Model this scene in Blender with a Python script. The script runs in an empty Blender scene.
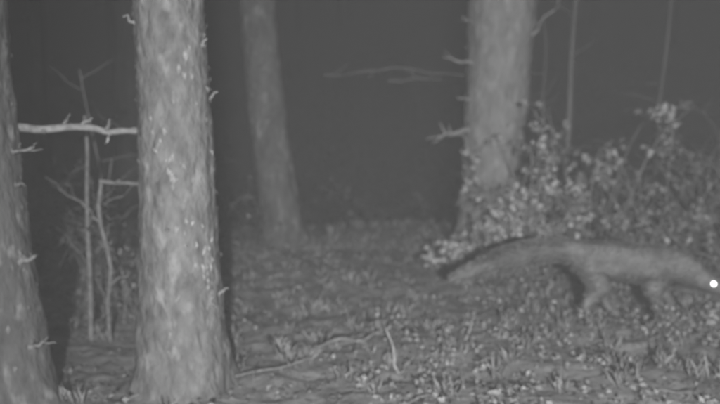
import bpy, math, random
import numpy as np
from mathutils import Vector, noise
random.seed(7); rng=np.random.default_rng(7)
S=bpy.context.scene
COL=S.collection
S.view_settings.view_transform='Standard'; S.view_settings.look='None'; S.view_settings.exposure=0

# ---------- materials ----------
def mat(name,lo,hi,scale=20,bump=0.3,bscale=40,rough=0.9,stretch=(1,1,1),attr=False,detail=3,spots=None):
    m=bpy.data.materials.new(name); m.use_nodes=True
    nt=m.node_tree; N=nt.nodes; L=nt.links
    N.remove(N['Principled BSDF'])
    b=N.new('ShaderNodeBsdfDiffuse'); L.new(b.outputs[0],N['Material Output'].inputs['Surface'])
    tc=N.new('ShaderNodeTexCoord'); mp=N.new('ShaderNodeMapping'); mp.inputs['Scale'].default_value=stretch
    L.new(tc.outputs['Object'],mp.inputs['Vector'])
    n=N.new('ShaderNodeTexNoise'); n.inputs['Scale'].default_value=scale; n.inputs['Detail'].default_value=detail
    n.inputs['Roughness'].default_value=0.65
    L.new(mp.outputs[0],n.inputs['Vector'])
    r=N.new('ShaderNodeValToRGB'); r.color_ramp.elements[0].position=0.3; r.color_ramp.elements[1].position=0.72
    r.color_ramp.elements[0].color=(lo,lo,lo,1); r.color_ramp.elements[1].color=(hi,hi,hi,1)
    L.new(n.outputs['Fac'],r.inputs[0])
    out=r.outputs[0]
    if spots:
        n3=N.new('ShaderNodeTexNoise'); n3.inputs['Scale'].default_value=spots; n3.inputs['Detail'].default_value=3
        mp3=N.new('ShaderNodeMapping'); mp3.inputs['Scale'].default_value=(1,1,.5); L.new(tc.outputs['Object'],mp3.inputs['Vector']); L.new(mp3.outputs[0],n3.inputs['Vector'])
        r3=N.new('ShaderNodeValToRGB'); r3.color_ramp.elements[0].position=.57; r3.color_ramp.elements[1].position=.74
        r3.color_ramp.elements[1].color=(.75,.75,.75,1)
        L.new(n3.outputs['Fac'],r3.inputs[0])
        mx=N.new('ShaderNodeMix'); mx.data_type='RGBA'; mx.inputs[7].default_value=(.62,.62,.62,1)
        L.new(r3.outputs[0],mx.inputs[0]); L.new(out,mx.inputs[6]); out=mx.outputs[2]
    if attr:
        a=N.new('ShaderNodeAttribute'); a.attribute_name='tone'
        mx=N.new('ShaderNodeMix'); mx.data_type='RGBA'; mx.blend_type='MULTIPLY'; mx.inputs[0].default_value=1
        L.new(out,mx.inputs[6]); L.new(a.outputs['Fac'],mx.inputs[7]); out=mx.outputs[2]
    L.new(out,b.inputs['Color'])
    if bump>0:
        n2=N.new('ShaderNodeTexNoise'); n2.inputs['Scale'].default_value=bscale; n2.inputs['Detail'].default_value=3
        L.new(mp.outputs[0],n2.inputs['Vector'])
        bp=N.new('ShaderNodeBump'); bp.inputs['Strength'].default_value=bump; bp.inputs['Distance'].default_value=0.02
        L.new(n2.outputs['Fac'],bp.inputs['Height']); L.new(bp.outputs[0],b.inputs['Normal'])
    return m
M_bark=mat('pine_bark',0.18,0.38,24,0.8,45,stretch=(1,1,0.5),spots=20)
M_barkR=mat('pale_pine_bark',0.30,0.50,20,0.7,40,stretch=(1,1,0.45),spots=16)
M_bark_dim=mat('painted_dim_bark',0.16,0.30,22,0.7,45,stretch=(1,1,0.45),spots=22)  # darker bark copy, weaker light on the dim trunks put into the colour
M_flake=mat('lichen_flakes',0.4,0.7,60,0,attr=True,detail=0)
M_dead=mat('dead_wood',0.35,0.6,40,0,detail=1)
M_twig=mat('twig_bark',0.25,0.45,40,0,detail=1)
M_leaf=mat('leaves',0.42,0.62,30,0,attr=True,detail=0)
M_soil=mat('forest_floor',0.30,0.56,7,0.5,26,detail=6)
M_litter=mat('leaf_litter',0.50,0.64,12,0,attr=True,detail=0)
M_needle=mat('needles',0.2,0.32,10,0,attr=True,detail=0)
M_far=mat('distant_bark',0.16,0.28,6,0,10,stretch=(1,1,.3),detail=1)
M_fur=mat('fox_fur',0.20,0.42,11,0.2,120)
M_furs=mat('fox_fur_strands',0.20,0.42,11,0,attr=True,detail=3)
M_nose=mat('fox_nose',0.02,0.04,60,0.1,100)

def obj(name,V,F,m,parent=None,smooth=False,tone=None):
    me=bpy.data.meshes.new(name)
    V=np.asarray(V,dtype=np.float32)
    F=np.asarray(F,dtype=np.int32)
    k=F.shape[1]
    me.vertices.add(len(V)); me.vertices.foreach_set('co',V.ravel())
    me.loops.add(F.size); me.loops.foreach_set('vertex_index',F.ravel())
    me.polygons.add(len(F)); me.polygons.foreach_set('loop_start',np.arange(0,F.size,k,dtype=np.int32))
    if smooth: me.polygons.foreach_set('use_smooth',np.ones(len(F),dtype=bool))
    if tone is not None:
        a=me.attributes.new('tone','FLOAT','POINT'); a.data.foreach_set('value',np.asarray(tone,dtype=np.float32))
    me.update(calc_edges=True); me.validate()
    me.materials.append(m)
    o=bpy.data.objects.new(name,me); COL.objects.link(o)
    if parent: o.parent=parent
    return o
def empty(name):
    e=bpy.data.objects.new(name,None); e.empty_display_size=.1; COL.objects.link(e); return e

# ---------- terrain ----------
def H(x,y):
    h=0.035*noise.noise(Vector((x*.9,y*.9,0)))+0.02*noise.noise(Vector((x*2.7,y*2.7,3)))
    h+=0.012*noise.noise(Vector((x*9,y*9,5)))
    t=max(0,y-5.4)
    if t>0:
        d=-0.16*t if t<6 else -0.96
        h+=d*min(1,t/1.0)
        if t>8: h+=0.22*(t-8) if t<70 else 0.22*62
    return h

# ---------- tubes ----------
def tube(pts,rad,segs=8):
    P=[Vector(p) for p in pts]; V=[];F=[]
    n=len(P); up=Vector((0.13,0.21,0.97)).normalized()
    for i,p in enumerate(P):
        t=(P[min(i+1,n-1)]-P[max(i-1,0)]).normalized()
        a=t.cross(Vector((.9,.1,.3)) if abs(t.z)>.8 else up).normalized(); b=t.cross(a).normalized()
        for k in range(segs):
            th=2*math.pi*k/segs
            V.append(p+(a*math.cos(th)+b*math.sin(th))*rad[i])
    for i in range(n-1):
        for k in range(segs):
            k2=(k+1)%segs
            F.append((i*segs+k,i*segs+k2,(i+1)*segs+k2,(i+1)*segs+k))
    return V,F
class Acc:
    def __init__(s): s.V=[];s.F=[];s.T=[]
    def add(s,V,F,t=1.0):
        o=len(s.V); s.V+= [tuple(v) for v in V]; s.F+=[tuple(i+o for i in f) for f in F]; s.T+=[t]*len(V)
    def make(s,name,m,parent=None,smooth=True,tone=False):
        return obj(name,s.V,s.F,m,parent,smooth,s.T if tone else None)

def wander(p0,p1,n,amp,sag=0.0):
    p0=Vector(p0);p1=Vector(p1);out=[]
    s=random.random()*50
    for i in range(n):
        t=i/(n-1); p=p0.lerp(p1,t)
        p=p+Vector((noise.noise(Vector((t*3,s,0))),noise.noise(Vector((t*3,s,9))),noise.noise(Vector((t*3,s,19)))))*amp*min(1,t*4)
        p.z-=sag*4*t*(1-t)
        out.append(p)
    return out
def branch(acc,p0,p1,r0,r1,amp=.03,sag=0,n=12,segs=6,twigs=0,tl=.15):
    P=wander(p0,p1,n,amp,sag)
    V,F=tube(P,[r0+(r1-r0)*i/(n-1)+random.uniform(-.1,.1)*r1 for i in range(n)],segs); acc.add(V,F)
    for k in range(twigs):
        i=random.randint(2,n-1); d=(P[i]-P[i-1]).normalized()
        q=Vector((random.uniform(-1,1),random.uniform(-1,1),random.uniform(-.6,1))).normalized()
        e=P[i]+(d*.7+q).normalized()*tl*random.uniform(.4,1)
        V,F=tube(wander(P[i],e,5,amp*.4),[r1*.8,r1*.7,r1*.6,r1*.5,r1*.3],5); acc.add(V,F)
    return P

def leaves(C,size,tone,flat=0.0,aspect=.55,parent=None,name='leaves',m=None,dirs=None,nrms=None):
    C=np.asarray(C,dtype=float); n=len(C)
    size=np.broadcast_to(size,(n,)).reshape(n,1)
    if dirs is None:
        d=rng.normal(size=(n,3))
        d[:,2]*=(1-flat)
    else: d=np.asarray(dirs,dtype=float)
    d/=np.linalg.norm(d,axis=1,keepdims=True)+1e-9
    r=rng.normal(size=(n,3)) if nrms is None else np.asarray(nrms,dtype=float)
    if flat>0: r=r*(1-flat)+np.array([0,0,1.])*flat*2
    nrm=np.cross(d,np.cross(r,d)); nrm/=np.linalg.norm(nrm,axis=1,keepdims=True)+1e-9
    s=np.cross(d,nrm)
    a=C-d*size*.5; b=C+s*size*aspect*.5+nrm*size*.12; c=C+d*size*.5-nrm*size*.1; e=C-s*size*aspect*.5+nrm*size*.12
    V=np.stack([a,b,c,e],axis=1).reshape(-1,3)
    i=np.arange(n)*4
    F=np.concatenate([np.stack([i,i+1,i+2],1),np.stack([i,i+2,i+3],1)])
    T=np.repeat(np.broadcast_to(tone,(n,)),4)
    return obj(name,V,F,m or M_leaf,parent,False,T)

# ---------- trees ----------
def trunk(name,axis,rads,top,parent,m,segs=64,rough=.06,flare=.25):
    zs=np.concatenate([np.arange(-.25,2.6,.014),np.arange(2.6,top,.12)])
    az=[a[0] for a in axis]; ax=[a[1] for a in axis]; ay=[a[2] for a in axis]
    rz=[a[0] for a in rads]; rr=[a[1] for a in rads]
    V=[];s=random.random()*90
    for z in zs:
        cx=np.interp(z,az,ax)+.008*math.sin(z*3.1+s); cy=np.interp(z,az,ay)+.008*math.sin(z*2.3+s); r=np.interp(z,rz,rr)
        for k in range(segs):
            th=2*math.pi*k/segs; c,sn=math.cos(th),math.sin(th)
            w=1+flare*math.exp(-max(z,0)/.10)*(1+.5*math.cos(4*th+s))
            w+=.06*noise.noise(Vector((c*1.2+s,sn*1.2,z*2.2)))
            w+=rough*noise.noise(Vector((c*5+s,sn*5,z*11)))+rough*.9*abs(noise.noise(Vector((c*11+s,sn*11,z*30))))
            V.append((cx+c*r*w,cy+sn*r*w,z))
    n=len(zs); F=[]
    for i in range(n-1):
        for k in range(segs):
            k2=(k+1)%segs; F.append((i*segs+k,i*segs+k2,(i+1)*segs+k2,(i+1)*segs+k))
    obj(name,V,F,m,parent,True)
    return lambda z:(np.interp(z,az,ax)+.008*math.sin(z*3.1+s),np.interp(z,az,ay)+.008*math.sin(z*2.3+s),np.interp(z,rz,rr))
def flakes(f,n,zmax,parent,size=.02,tn=(.5,.95),extra=()):
    C=[];D=[];NN=[];SZ=[];TT=[]
    def one(z,th,s,t):
        x,y,r=f(z); k=r*1.03
        C.append((x+math.cos(th)*k,y+math.sin(th)*k,z))
        D.append((math.cos(th)*.25+random.uniform(-.3,.3),math.sin(th)*.25+random.uniform(-.3,.3),random.choice([-1,1])*random.uniform(.6,1)))
        NN.append((math.cos(th),math.sin(th),random.uniform(-.3,.3))); SZ.append(s); TT.append(t)
    for i in range(n): one(random.uniform(.1,zmax),random.uniform(0,2*math.pi),random.uniform(.5,1.5)*size,random.uniform(*tn))
    for z,th,k,s,t in extra:
        for j in range(k): one(z+random.gauss(0,.05),math.radians(th+random.gauss(0,9)),s*random.uniform(.5,1.3),t*random.uniform(.8,1.1))
    leaves(C,np.array(SZ),np.array(TT),aspect=.4,parent=parent,name='bark_flakes',m=M_flake,dirs=D,nrms=NN)
def crown(f,parent,z0,z1,spread,m):
    A=Acc();C=[]
    for i in range(40):
        z=random.uniform(z0,z1); x,y,r=f(z); th=random.uniform(0,6.28); L=spread*(1-.75*(z-z0)/(z1-z0))*random.uniform(.6,1.1)
        P=branch(A,(x,y,z),(x+math.cos(th)*L,y+math.sin(th)*L,z+random.uniform(-.3,.4)),.03,.006,.12,0,10,5,4,.4)
        for p in P[3:]:
            for k in range(18): C.append((p.x+random.gauss(0,.16),p.y+random.gauss(0,.16),p.z+random.gauss(0,.09)))
    A.make('limbs',m,parent)
    leaves(C,rng.uniform(.06,.13,len(C)),rng.uniform(.4,1,len(C)),aspect=.2,parent=parent,name='needle_crown',m=M_needle)

T=empty('pine_tree')
f1=trunk('trunk',[(-.3,-.595,2.53),(.6,-.605,2.53),(1.4,-.635,2.53),(9,-.75,2.6)],[(-.3,.155),(0,.148),(.25,.142),(.65,.123),(1.3,.112),(9,.03)],9,T,M_bark)
flakes(f1,240,2.4,T,.024,extra=[(.40,-38,14,.03,1.1),(.50,-45,10,.03,1.1),(.75,-80,10,.03,1.0),(.62,-70,8,.035,1.0),(.28,-85,10,.03,1.1),(.85,-100,7,.03,.9),(1.1,-60,8,.03,.9)])
A=Acc()
for z,a,l in [(1.22,200,.03),(.98,15,.02),(1.15,-15,.015),(.36,-50,.02),(.3,-35,.02),(.55,-95,.02),(.5,-70,.02),(.33,-12,.03),(1.75,170,.2),(1.9,20,.3)]:
    x,y,r=f1(z); c,s=math.cos(math.radians(a)),math.sin(math.radians(a))
    branch(A,(x+c*r*.85,y+s*r*.85,z),(x+c*(r+l),y+s*(r+l),z+.03),.007,.003,.02,n=6)
A.make('dead_branch_stubs',M_dead,T)
crown(f1,T,4,9,1.9,M_bark)

T=empty('pine_tree')
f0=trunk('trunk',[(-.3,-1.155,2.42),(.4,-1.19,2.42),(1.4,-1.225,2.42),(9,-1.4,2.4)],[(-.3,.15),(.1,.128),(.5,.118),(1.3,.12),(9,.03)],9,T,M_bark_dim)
flakes(f0,200,2.4,T,.024)
A=Acc()
branch(A,(-1.13,2.46,.900),(-.70,2.60,.865),.015,.009,.03,-.004,18,7,9,.07)
branch(A,(-1.12,2.40,.82),(-1.02,2.36,.84),.008,.003,.03,n=6,twigs=4,tl=.05)
branch(A,(-1.10,2.40,.72),(-1.03,2.36,.73),.008,.003,.02,n=6,twigs=2,tl=.04)
branch(A,(-1.09,2.38,.47),(-1.01,2.33,.50),.011,.004,.02,n=6,twigs=1,tl=.04)
branch(A,(-1.06,2.35,.20),(-.98,2.3,.23),.009,.003,.02,n=6,twigs=4,tl=.05)
A.make('dead_branches',M_dead,T)
crown(f0,T,4,9,1.7,M_bark)
e=empty('broken_branch'); A=Acc()
branch(A,(-.98,2.85,.68),(-.66,2.72,.67),.009,.007,.03,0,9,6,4,.06)
branch(A,(-1.02,3.0,.0),(-.98,2.85,.68),.008,.008,.05,0,9,6,2,.1)
A.make('wood',M_twig,e)

T=empty('pine_tree')
f2=trunk('trunk',[(-.3,.82,4.87),(.5,.845,4.87),(1.6,.885,4.87),(10,.9,4.9)],[(-.3,.22),(0,.2),(.5,.182),(1.0,.195),(1.6,.21),(10,.05)],10,T,M_barkR)
flakes(f2,300,2.4,T,.032)
A=Acc()
branch(A,(.70,4.8,.78),(.46,4.65,.755),.020,.009,.04,n=9,twigs=5,tl=.1)
branch(A,(.70,4.8,.97),(.60,4.75,.99),.012,.004,.02,n=6)
branch(A,(.72,4.8,1.19),(.50,4.7,1.24),.012,.004,.03,n=8,twigs=1)
branch(A,(.72,4.8,1.43),(.61,4.7,1.47),.008,.003,.03,n=6,twigs=1,tl=.06)
branch(A,(1.03,4.8,1.30),(1.20,4.7,1.58),.012,.004,.06,n=9,twigs=3)
branch(A,(1.03,4.8,.95),(1.22,4.7,.75),.008,.003,.06,n=9,twigs=3)
A.make('dead_branches',M_dead,T)
crown(f2,T,4.5,10,2.2,M_bark)

T=empty('pine_tree')
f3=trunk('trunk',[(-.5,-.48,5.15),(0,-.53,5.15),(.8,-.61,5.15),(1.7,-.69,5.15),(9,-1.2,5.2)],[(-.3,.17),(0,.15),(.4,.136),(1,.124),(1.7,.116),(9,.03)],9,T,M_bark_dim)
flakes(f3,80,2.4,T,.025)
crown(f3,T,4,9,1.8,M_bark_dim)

# ---------- background ----------
A=Acc();C=[]
for i in range(46):
    y=random.uniform(9,50); x=random.uniform(-.75,.75)*y*1.3
    if -.18<x/y<.2 and y<26: continue
    r=random.uniform(.1,.22); h=random.uniform(9,14); z0=H(x,y)-.2
    lean=random.uniform(-.5,.5)
    P=[(x+lean*t*t,y,z0+h*t) for t in np.linspace(0,1,12)]
    V,F=tube(P,[r*(1-.8*t) for t in np.linspace(0,1,12)],10); A.add(V,F)
    for k in range(12):
        t=random.uniform(.12,.95); L=random.uniform(.6,2)*(1.1-t); th=random.uniform(0,6.28)
        p=Vector((x+lean*t*t,y,z0+h*t)); e=p+Vector((math.cos(th)*L,math.sin(th)*L,random.uniform(-.4,.1)))
        branch(A,p,e,.025,.008,.1,n=6,segs=5)
        if t>.3:
            for q in range(50):
                s=random.uniform(.2,1); c=p.lerp(e,s); C.append((c.x+random.gauss(0,.25),c.y+random.gauss(0,.25),c.z+random.gauss(0,.16)))
T=empty('distant_trees')
A.make('trunks',M_far,T)
leaves(C,rng.uniform(.1,.28,len(C)),rng.uniform(.4,1,len(C)),aspect=.35,parent=T,name='foliage',m=M_needle)
C=[]
for i in range(260):
    y=random.uniform(7.5,30); x=random.uniform(-.7,.7)*y*1.25; z0=H(x,y); R=random.uniform(.3,.9)
    for q in range(60):
        v=rng.normal(size=3); C.append((x+v[0]*R*.5,y+v[1]*R*.5,z0+abs(v[2])*R*.55))
leaves(C,rng.uniform(.05,.14,len(C)),rng.uniform(.35,1,len(C)),aspect=.5,name='distant_undergrowth',m=M_needle)

# ---------- thin saplings ----------
def sapling(x,y,h,r,lean,tw,m=M_twig,amp=.06):
    e=empty('sapling'); A=Acc(); z=H(x,y)
    P=branch(A,(x,y,z-.05),(x+lean,y+.05,z+h),r,r*.5,amp,n=24,segs=7)
    for k in range(tw):
        i=random.randint(4,22); th=random.uniform(0,6.28); L=random.uniform(.1,.35)
        branch(A,P[i],P[i]+Vector((math.cos(th)*L,math.sin(th)*L,random.uniform(-.02,.2))),r*.4,r*.15,.03,n=6,segs=5,twigs=2,tl=.08)
    A.make('stem',m,e)
sapling(-1.12,3.05,.93,.013,.0,5,M_twig,.02)
sapling(-1.25,3.7,1.1,.008,-.1,7)
sapling(-.98,3.5,.8,.006,.05,6)
sapling(-1.2,3.3,.7,.005,.1,5)
sapling(-.80,4.2,2.6,.014,-.12,8,M_far)
sapling(1.42,5.2,3.2,.022,.05,8,M_far)
sapling(1.22,5.0,1.5,.010,-.05,8,M_far)
sapling(2.1,5.4,2.8,.016,.1,8,M_far)
e=empty('fallen_sapling'); A=Acc()
branch(A,(-.25,5.5,1.14),(.34,5.2,1.18),.014,.009,.05,.0,18,6,5,.15)
branch(A,(.2,5.3,1.1),(.55,5.2,1.11),.012,.006,.03,0,10,6,3,.1)
branch(A,(.34,5.2,1.18),(1.0,5.1,1.10),.007,.006,.04,0,10,7)
branch(A,(1.0,5.1,1.10),(1.15,5.2,-.05),.008,.015,.04,0,10,7)
A.make('stem',M_far,e)

# ---------- shrubs ----------
def shrub(name,bx,by,spread,n,hgt,leaf,tone,lpc=7,dirx=0,r=.005,m=M_twig,pk=.5):
    e=empty(name); A=Acc(); C=[]
    for i in range(n):
        th=random.uniform(0,6.28); x0=bx+random.gauss(0,spread*.25); y0=by+random.gauss(0,spread*.15); z0=H(x0,y0)
        L=spread*random.uniform(.4,1.15); hh=hgt*random.uniform(.35,1.15)
        p0=Vector((x0,y0,z0-.02)); p1=Vector((x0+math.cos(th)*L+dirx*random.random(),y0+math.sin(th)*L*.5,z0+hh*random.uniform(.2,.9)))
        mm=14;P=[]
        s=random.random()*99
        for k in range(mm):
            t=k/(mm-1); p=p0.lerp(p1,t); p.z+=hh*.75*math.sin(math.pi*t)*.7
            p+=Vector((noise.noise(Vector((t*3,s,0))),noise.noise(Vector((t*3,s,5))),noise.noise(Vector((t*3,s,8)))))*.1*t
            P.append(p)
        V,F=tube(P,[r*(1-.75*k/(mm-1)) for k in range(mm)],5); A.add(V,F)
        for k in range(3,mm):
            for q in range(2):
                if random.random()<.6:
                    dd=Vector((random.gauss(0,1),random.gauss(0,1),random.gauss(.2,.7))).normalized(); tl=random.uniform(.04,.14)
                    ee=P[k]+dd*tl
                    V,F=tube([P[k],P[k].lerp(ee,.5)+Vector((0,0,.005)),ee],[r*.35,r*.28,r*.2],4); A.add(V,F)
                    if random.random()<pk:
                        for w in range(random.randint(3,lpc)):
                            c=P[k].lerp(ee,random.uniform(.4,1.1)); C.append((c.x+random.gauss(0,.016),c.y+random.gauss(0,.016),c.z+random.gauss(0,.013)))
    A.make('stems',m,e)
    C=np.array(C)
    pt=np.array([noise.noise(Vector((c[0]*6,c[1]*6,c[2]*6))) for c in C])
    leaves(C,rng.uniform(.4,1.4,len(C))*leaf,np.clip(rng.uniform(tone[0],tone[1],len(C))*(1+pt*.9),.15,1.5),flat=.35,aspect=.7,parent=e)
shrub('bramble_bush',.86,4.05,.24,18,.74,.036,(.9,1.5),12)
shrub('bramble_bush',.95,4.1,.36,16,.50,.036,(.9,1.5),12)
shrub('bramble_bush',.58,4.1,.20,12,.22,.036,(1.0,1.5),12)
shrub('leafy_shrub',1.5,4.5,.65,30,.86,.042,(.6,1.25),12,pk=.4)
shrub('leafy_shrub',2.2,4.6,.6,28,.80,.040,(.5,1.0),12,pk=.4)
shrub('leafy_shrub',1.5,4.0,.5,22,.34,.03,(.6,1.0),10)
shrub('leafy_shrub',2.0,3.9,.5,20,.42,.03,(.5,.95),10)
shrub('leafy_shrub',2.9,5.2,.8,20,1.0,.04,(.4,.9),9)
shrub('leafy_shrub',1.35,2.95,.28,9,.07,.022,(.6,.95),9,r=.003)
shrub('woody_undergrowth',-1.0,3.3,.3,9,.50,.022,(.4,.9),4,r=.004)
shrub('woody_undergrowth',-1.35,3.8,.45,9,.75,.024,(.3,.8),4,r=.004)
shrub('woody_undergrowth',-.95,4.6,.4,7,.45,.026,(.3,.7),4,r=.004)
shrub('woody_undergrowth',-2.2,4.2,.7,10,.8,.03,(.3,.7),4,r=.004)
shrub('woody_undergrowth',.1,6.0,.5,10,.30,.03,(.3,.7),4,m=M_far,r=.004)

# ---------- ground ----------
xs=np.concatenate([np.linspace(-200,-7,24)[:-1],np.linspace(-7,-3.5,36)[:-1],np.linspace(-3.5,3.5,281),np.linspace(3.5,7,36)[1:],np.linspace(7,200,24)[1:]])
ys=np.concatenate([np.linspace(-60,.8,16)[:-1],np.linspace(.8,8,290),np.linspace(8,40,80)[1:],np.linspace(40,300,20)[1:]])
V=[(x,y,H(x,y)+(.016*noise.noise(Vector((x*22,y*22,1))) if abs(x)<3.6 and y<8 else 0)) for y in ys for x in xs]
nx=len(xs); ii=np.arange((len(ys)-1)*(nx))
ii=ii[(ii%nx)!=nx-1]
F=np.stack([ii,ii+1,ii+1+nx,ii+nx],1)
obj('ground',V,F,M_soil,None,True)

n=22000; X=rng.uniform(-3.3,3.8,n); Y=rng.uniform(1.4,7.0,n)
Z=np.array([H(x,y) for x,y in zip(X,Y)])+rng.uniform(0.004,.018,n)
patch=np.array([noise.noise(Vector((x*1.6,y*1.6,7)))+.7*noise.noise(Vector((x*5,y*5,17))) for x,y in zip(X,Y)])
leaves(np.stack([X,Y,Z],1),rng.uniform(.010,.032,n),np.clip(.78+patch*.45+rng.normal(0,.12,n),.35,1.3),flat=.8,aspect=.6,name='leaf_litter',m=M_litter)
C=[];T_=[]
for i in range(4200):
    x=random.uniform(-3,3.5); y=random.uniform(1.7,6)
    dens=.45+noise.noise(Vector((x*1.3,y*1.3,21)))*1.3+ (.3 if x>0 else -.2)
    hs=1
    if .85<x<1.9 and 2.8<y<3.35: dens+=.6; hs=1.5
    if random.random()>dens: continue
    z=H(x,y); h=random.uniform(.02,.08)*hs; tn=random.uniform(.7,1.1)
    for k in range(random.randint(4,11)):
        C.append((x+random.gauss(0,.022),y+random.gauss(0,.022),z+random.uniform(.2,1)*h)); T_.append(tn*random.uniform(.8,1.15))
leaves(C,rng.uniform(.010,.030,len(C)),T_,flat=.45,aspect=.7,name='ground_cover_plants')
# grass in tufts
C=[];D=[];SZ=[]
while len(C)<15000:
    x=random.uniform(-3,3.3); y=random.uniform(1.6,6)
    if noise.noise(Vector((x*2,y*2,33)))<random.uniform(-.5,.3): continue
    k=random.randint(8,22); hh=random.uniform(.03,.085)
    for j in range(k):
        a=random.uniform(0,6.28); s=random.uniform(.1,.9); L=hh*random.uniform(.6,1.3)
        d=Vector((math.cos(a)*s,math.sin(a)*s,1)).normalized(); px=x+random.gauss(0,.012)+d.x*L*.5; py=y+random.gauss(0,.012)+d.y*L*.5
        C.append((px,py,H(x,y)+d.z*L*.45)); D.append(tuple(d)); SZ.append(L)
leaves(C,np.array(SZ),rng.uniform(.5,1.0,len(C)),aspect=.09,name='grass',dirs=D)
A=Acc()
for i in range(110):
    x=random.uniform(-2.5,3); y=random.uniform(1.8,5.5); th=random.uniform(0,3.14); L=random.uniform(.05,.25); z=H(x,y)+.008
    branch(A,(x,y,z),(x+math.cos(th)*L,y+math.sin(th)*L*.7,z+random.uniform(0,.02)),.003,.0012,.03,n=6,segs=5,twigs=1,tl=.05)
A.make('fallen_twigs',M_twig,None)
e=empty('fallen_stick'); A=Acc()
branch(A,(-.20,2.80,.03),(.05,2.90,.06),.007,.004,.03,-.01,12,6,4,.08)
branch(A,(-.75,2.38,.02),(-.15,2.70,.03),.005,.003,.05,0,14,6,5,.08)
A.make('stick',M_twig,e)
e=empty('upright_stick'); A=Acc()
branch(A,(.145,2.62,-.02),(.10,2.66,.17),.007,.004,.02,0,8,6)
branch(A,(.145,2.62,.01),(.19,2.6,.08),.004,.002,.01,0,8,6)
A.make('stick',M_dead,e)
e=empty('upright_stick'); A=Acc()
branch(A,(.42,3.0,-.02),(.47,3.02,.10),.005,.003,.01,0,8,6,2,.04)
A.make('stick',M_dead,e)

# ---------- fox ----------
FX,FY=1.01,3.28; FZ=H(1.25,3.28)+.005
fox=empty('red_fox')
sk=[(0,0,.285,.082),(.14,0,.270,.088),(.29,0,.260,.098),(.37,0,.262,.078),(.435,-.008,.238,.060),(.485,-.015,.205,.054),(.525,-.022,.180,.041),(.58,-.035,.152,.021),(.615,-.042,.140,.013),
(-.07,0,.322,.046),(-.16,0,.328,.050),(-.28,.005,.308,.055),(-.39,.01,.270,.050),(-.50,.01,.228,.034),(-.60,.01,.19,.012),
(.01,-.04,.235,.062),(.045,-.052,.155,.042),(-.025,-.055,.10,.021),(-.01,-.055,.028,.018),(.03,-.058,.014,.016),
(.03,.04,.23,.062),(.10,.05,.155,.042),(.085,.055,.10,.021),(.125,.055,.028,.018),(.165,.058,.014,.016),
(.30,-.04,.20,.058),(.27,-.05,.14,.034),(.30,-.05,.085,.021),(.295,-.05,.025,.017),(.33,-.052,.013,.016),
(.31,.04,.20,.058),(.325,.05,.14,.034),(.385,.05,.09,.021),(.40,.05,.028,.017),(.435,.052,.014,.016)]
ed=[(0,1),(1,2),(2,3),(3,4),(4,5),(5,6),(6,7),(7,8),(0,9),(9,10),(10,11),(11,12),(12,13),(13,14),
(0,15),(15,16),(16,17),(17,18),(18,19),(0,20),(20,21),(21,22),(22,23),(23,24),
(2,25),(25,26),(26,27),(27,28),(28,29),(2,30),(30,31),(31,32),(32,33),(33,34)]
me=bpy.data.meshes.new('body'); me.from_pydata([(FX+a,FY+b,FZ+c) for a,b,c,_ in sk],ed,[])
bo=bpy.data.objects.new('body',me); COL.objects.link(bo)
md=bo.modifiers.new('Skin','SKIN'); md.use_smooth_shade=True
for i,v in enumerate(me.skin_vertices[0].data):
    r=sk[i][3]; v.radius=(r,r); v.use_root=(i==0)
s2=bo.modifiers.new('Sub','SUBSURF'); s2.levels=3; s2.render_levels=3
bpy.context.view_layer.update()
dg=bpy.context.evaluated_depsgraph_get()
me2=bpy.data.meshes.new_from_object(bo.evaluated_get(dg))
bpy.data.objects.remove(bo)
me2.name='body'; me2.materials.clear(); me2.materials.append(M_fur)
bo=bpy.data.objects.new('body',me2); COL.objects.link(bo); bo.parent=fox
for p in me2.polygons: p.use_smooth=True
C=[];D=[];T_=[];SZ=[];NN=[]
polys=[(p.center.copy(),p.normal.copy(),p.area) for p in me2.polygons]
w=np.array([p[2] for p in polys]); idx=rng.choice(len(polys),24000,p=w/w.sum())
for i in idx:
    c,nn,_=polys[i]; lx=c.x-FX; lz=c.z-FZ
    tail=lx<-.09
    leg=lz<.13 and not tail and lx<.46
    head=lx>.46
    L=.034 if tail else (.009 if leg or head else .020)
    flow=Vector((-1,0,-.25)) if not leg else Vector((0,0,-1))
    if tail: flow=Vector((-1,0,-.3))
    sp=.45 if tail else .32
    d=(flow+nn*sp+Vector((random.gauss(0,.12),random.gauss(0,.12),random.gauss(0,.12)))).normalized()
    q=c+Vector((random.gauss(0,.004),random.gauss(0,.004),random.gauss(0,.004)))+d*L*.3
    C.append(q);D.append(d);SZ.append(L*random.uniform(.7,1.2));NN.append(nn+Vector((random.gauss(0,.3),random.gauss(0,.3),random.gauss(0,.3))))
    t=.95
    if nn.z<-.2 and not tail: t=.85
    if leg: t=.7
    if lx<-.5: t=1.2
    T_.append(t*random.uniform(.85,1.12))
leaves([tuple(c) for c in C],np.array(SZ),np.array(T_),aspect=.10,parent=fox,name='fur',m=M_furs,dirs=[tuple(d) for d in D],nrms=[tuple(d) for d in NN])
A=Acc()
for sy in (-1,1):
    bx,by,bz=FX+.468,FY-.012+sy*.032,FZ+.240
    V=[(bx-.014,by-.012,bz),(bx+.016,by-.012,bz-.006),(bx+.014,by+.012,bz-.006),(bx-.014,by+.012,bz),(bx-.012,by+sy*.012,bz+.055),(bx-.002,by,bz+.012)]
    A.add(V,[(0,1,5),(1,2,5),(2,3,5),(0,4,1),(1,4,2),(2,4,3),(3,4,0)])
A.make('ears',M_fur,fox,False)
def ball(name,c,r,m):
    import bmesh
    bm=bmesh.new(); bmesh.ops.create_uvsphere(bm,u_segments=16,v_segments=10,radius=r)
    for v in bm.verts: v.co+=Vector(c)
    me=bpy.data.meshes.new(name); bm.to_mesh(me); bm.free(); me.materials.append(m)
    o=bpy.data.objects.new(name,me); COL.objects.link(o); o.parent=fox
ball('nose',(FX+.628,FY-.044,FZ+.141),.011,M_nose)
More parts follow.
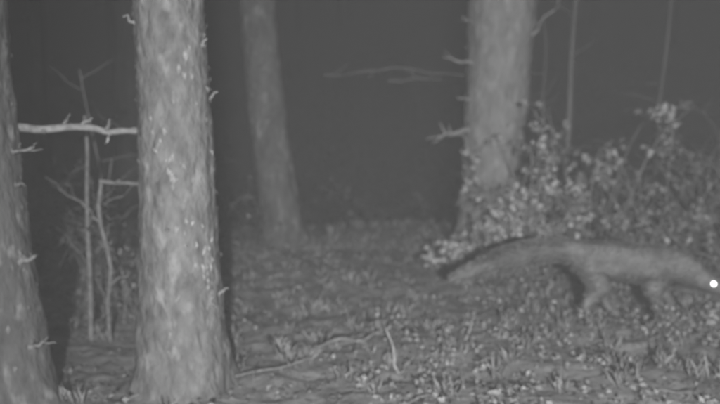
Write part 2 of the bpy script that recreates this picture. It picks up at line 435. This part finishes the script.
M_eye=bpy.data.materials.new('eyeshine_glow'); M_eye.use_nodes=True
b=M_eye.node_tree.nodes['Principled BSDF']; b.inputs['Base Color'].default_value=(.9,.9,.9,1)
b.inputs['Emission Color'].default_value=(1,1,1,1); b.inputs['Emission Strength'].default_value=6  # emission stands in for flash light reflected back by the eyes
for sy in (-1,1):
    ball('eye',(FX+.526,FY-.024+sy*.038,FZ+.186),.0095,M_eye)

# ---------- night mist (real volume filling the wood) ----------
mm=bpy.data.materials.new('mist'); mm.use_nodes=True; nt=mm.node_tree
nt.nodes.remove(nt.nodes['Principled BSDF'])
vs=nt.nodes.new('ShaderNodeVolumeScatter'); vs.inputs['Density'].default_value=.038; vs.inputs['Anisotropy'].default_value=0.0
vs.inputs['Color'].default_value=(.95,.95,.95,1)
nt.links.new(vs.outputs[0],nt.nodes['Material Output'].inputs['Volume'])
x0,x1,y0,y1,z0,z1=-60,60,-6,70,-3,20
V=[(x,y,z) for z in (z0,z1) for y in (y0,y1) for x in (x0,x1)]
obj('mist',V,[(0,2,3,1),(4,5,7,6),(0,1,5,4),(2,6,7,3),(0,4,6,2),(1,3,7,5)],mm)

# ---------- light ----------
w=bpy.data.worlds.new('World'); S.world=w; w.use_nodes=True
nt=w.node_tree; bg=nt.nodes['Background']
sky=nt.nodes.new('ShaderNodeTexSky'); sky.sky_type='NISHITA'; sky.sun_disc=False
sky.sun_elevation=math.radians(25); sky.sun_rotation=math.radians(180)
bw=nt.nodes.new('ShaderNodeRGBToBW')
nt.links.new(sky.outputs[0],bw.inputs[0]); nt.links.new(bw.outputs[0],bg.inputs[0]); bg.inputs[1].default_value=0.018
l=bpy.data.lights.new('infrared_flash','SPOT'); l.energy=800; l.spot_size=math.radians(66); l.spot_blend=1; l.shadow_soft_size=.05
lo=bpy.data.objects.new('infrared_flash',l); COL.objects.link(lo); lo.location=(.15,-1.7,1.25)
lo.rotation_euler=(Vector((.7,4.0,.10))-lo.location).to_track_quat('-Z','Y').to_euler()

# ---------- camera ----------
c=bpy.data.cameras.new('Camera'); co=bpy.data.objects.new('Camera',c); COL.objects.link(co)
co.location=(0,0,1.0); co.rotation_euler=(math.radians(82),0,0)
c.sensor_width=36; c.lens=38; c.clip_start=.05; c.clip_end=1000
c.dof.use_dof=True; c.dof.focus_distance=1.45; c.dof.aperture_fstop=2.6
S.camera=co
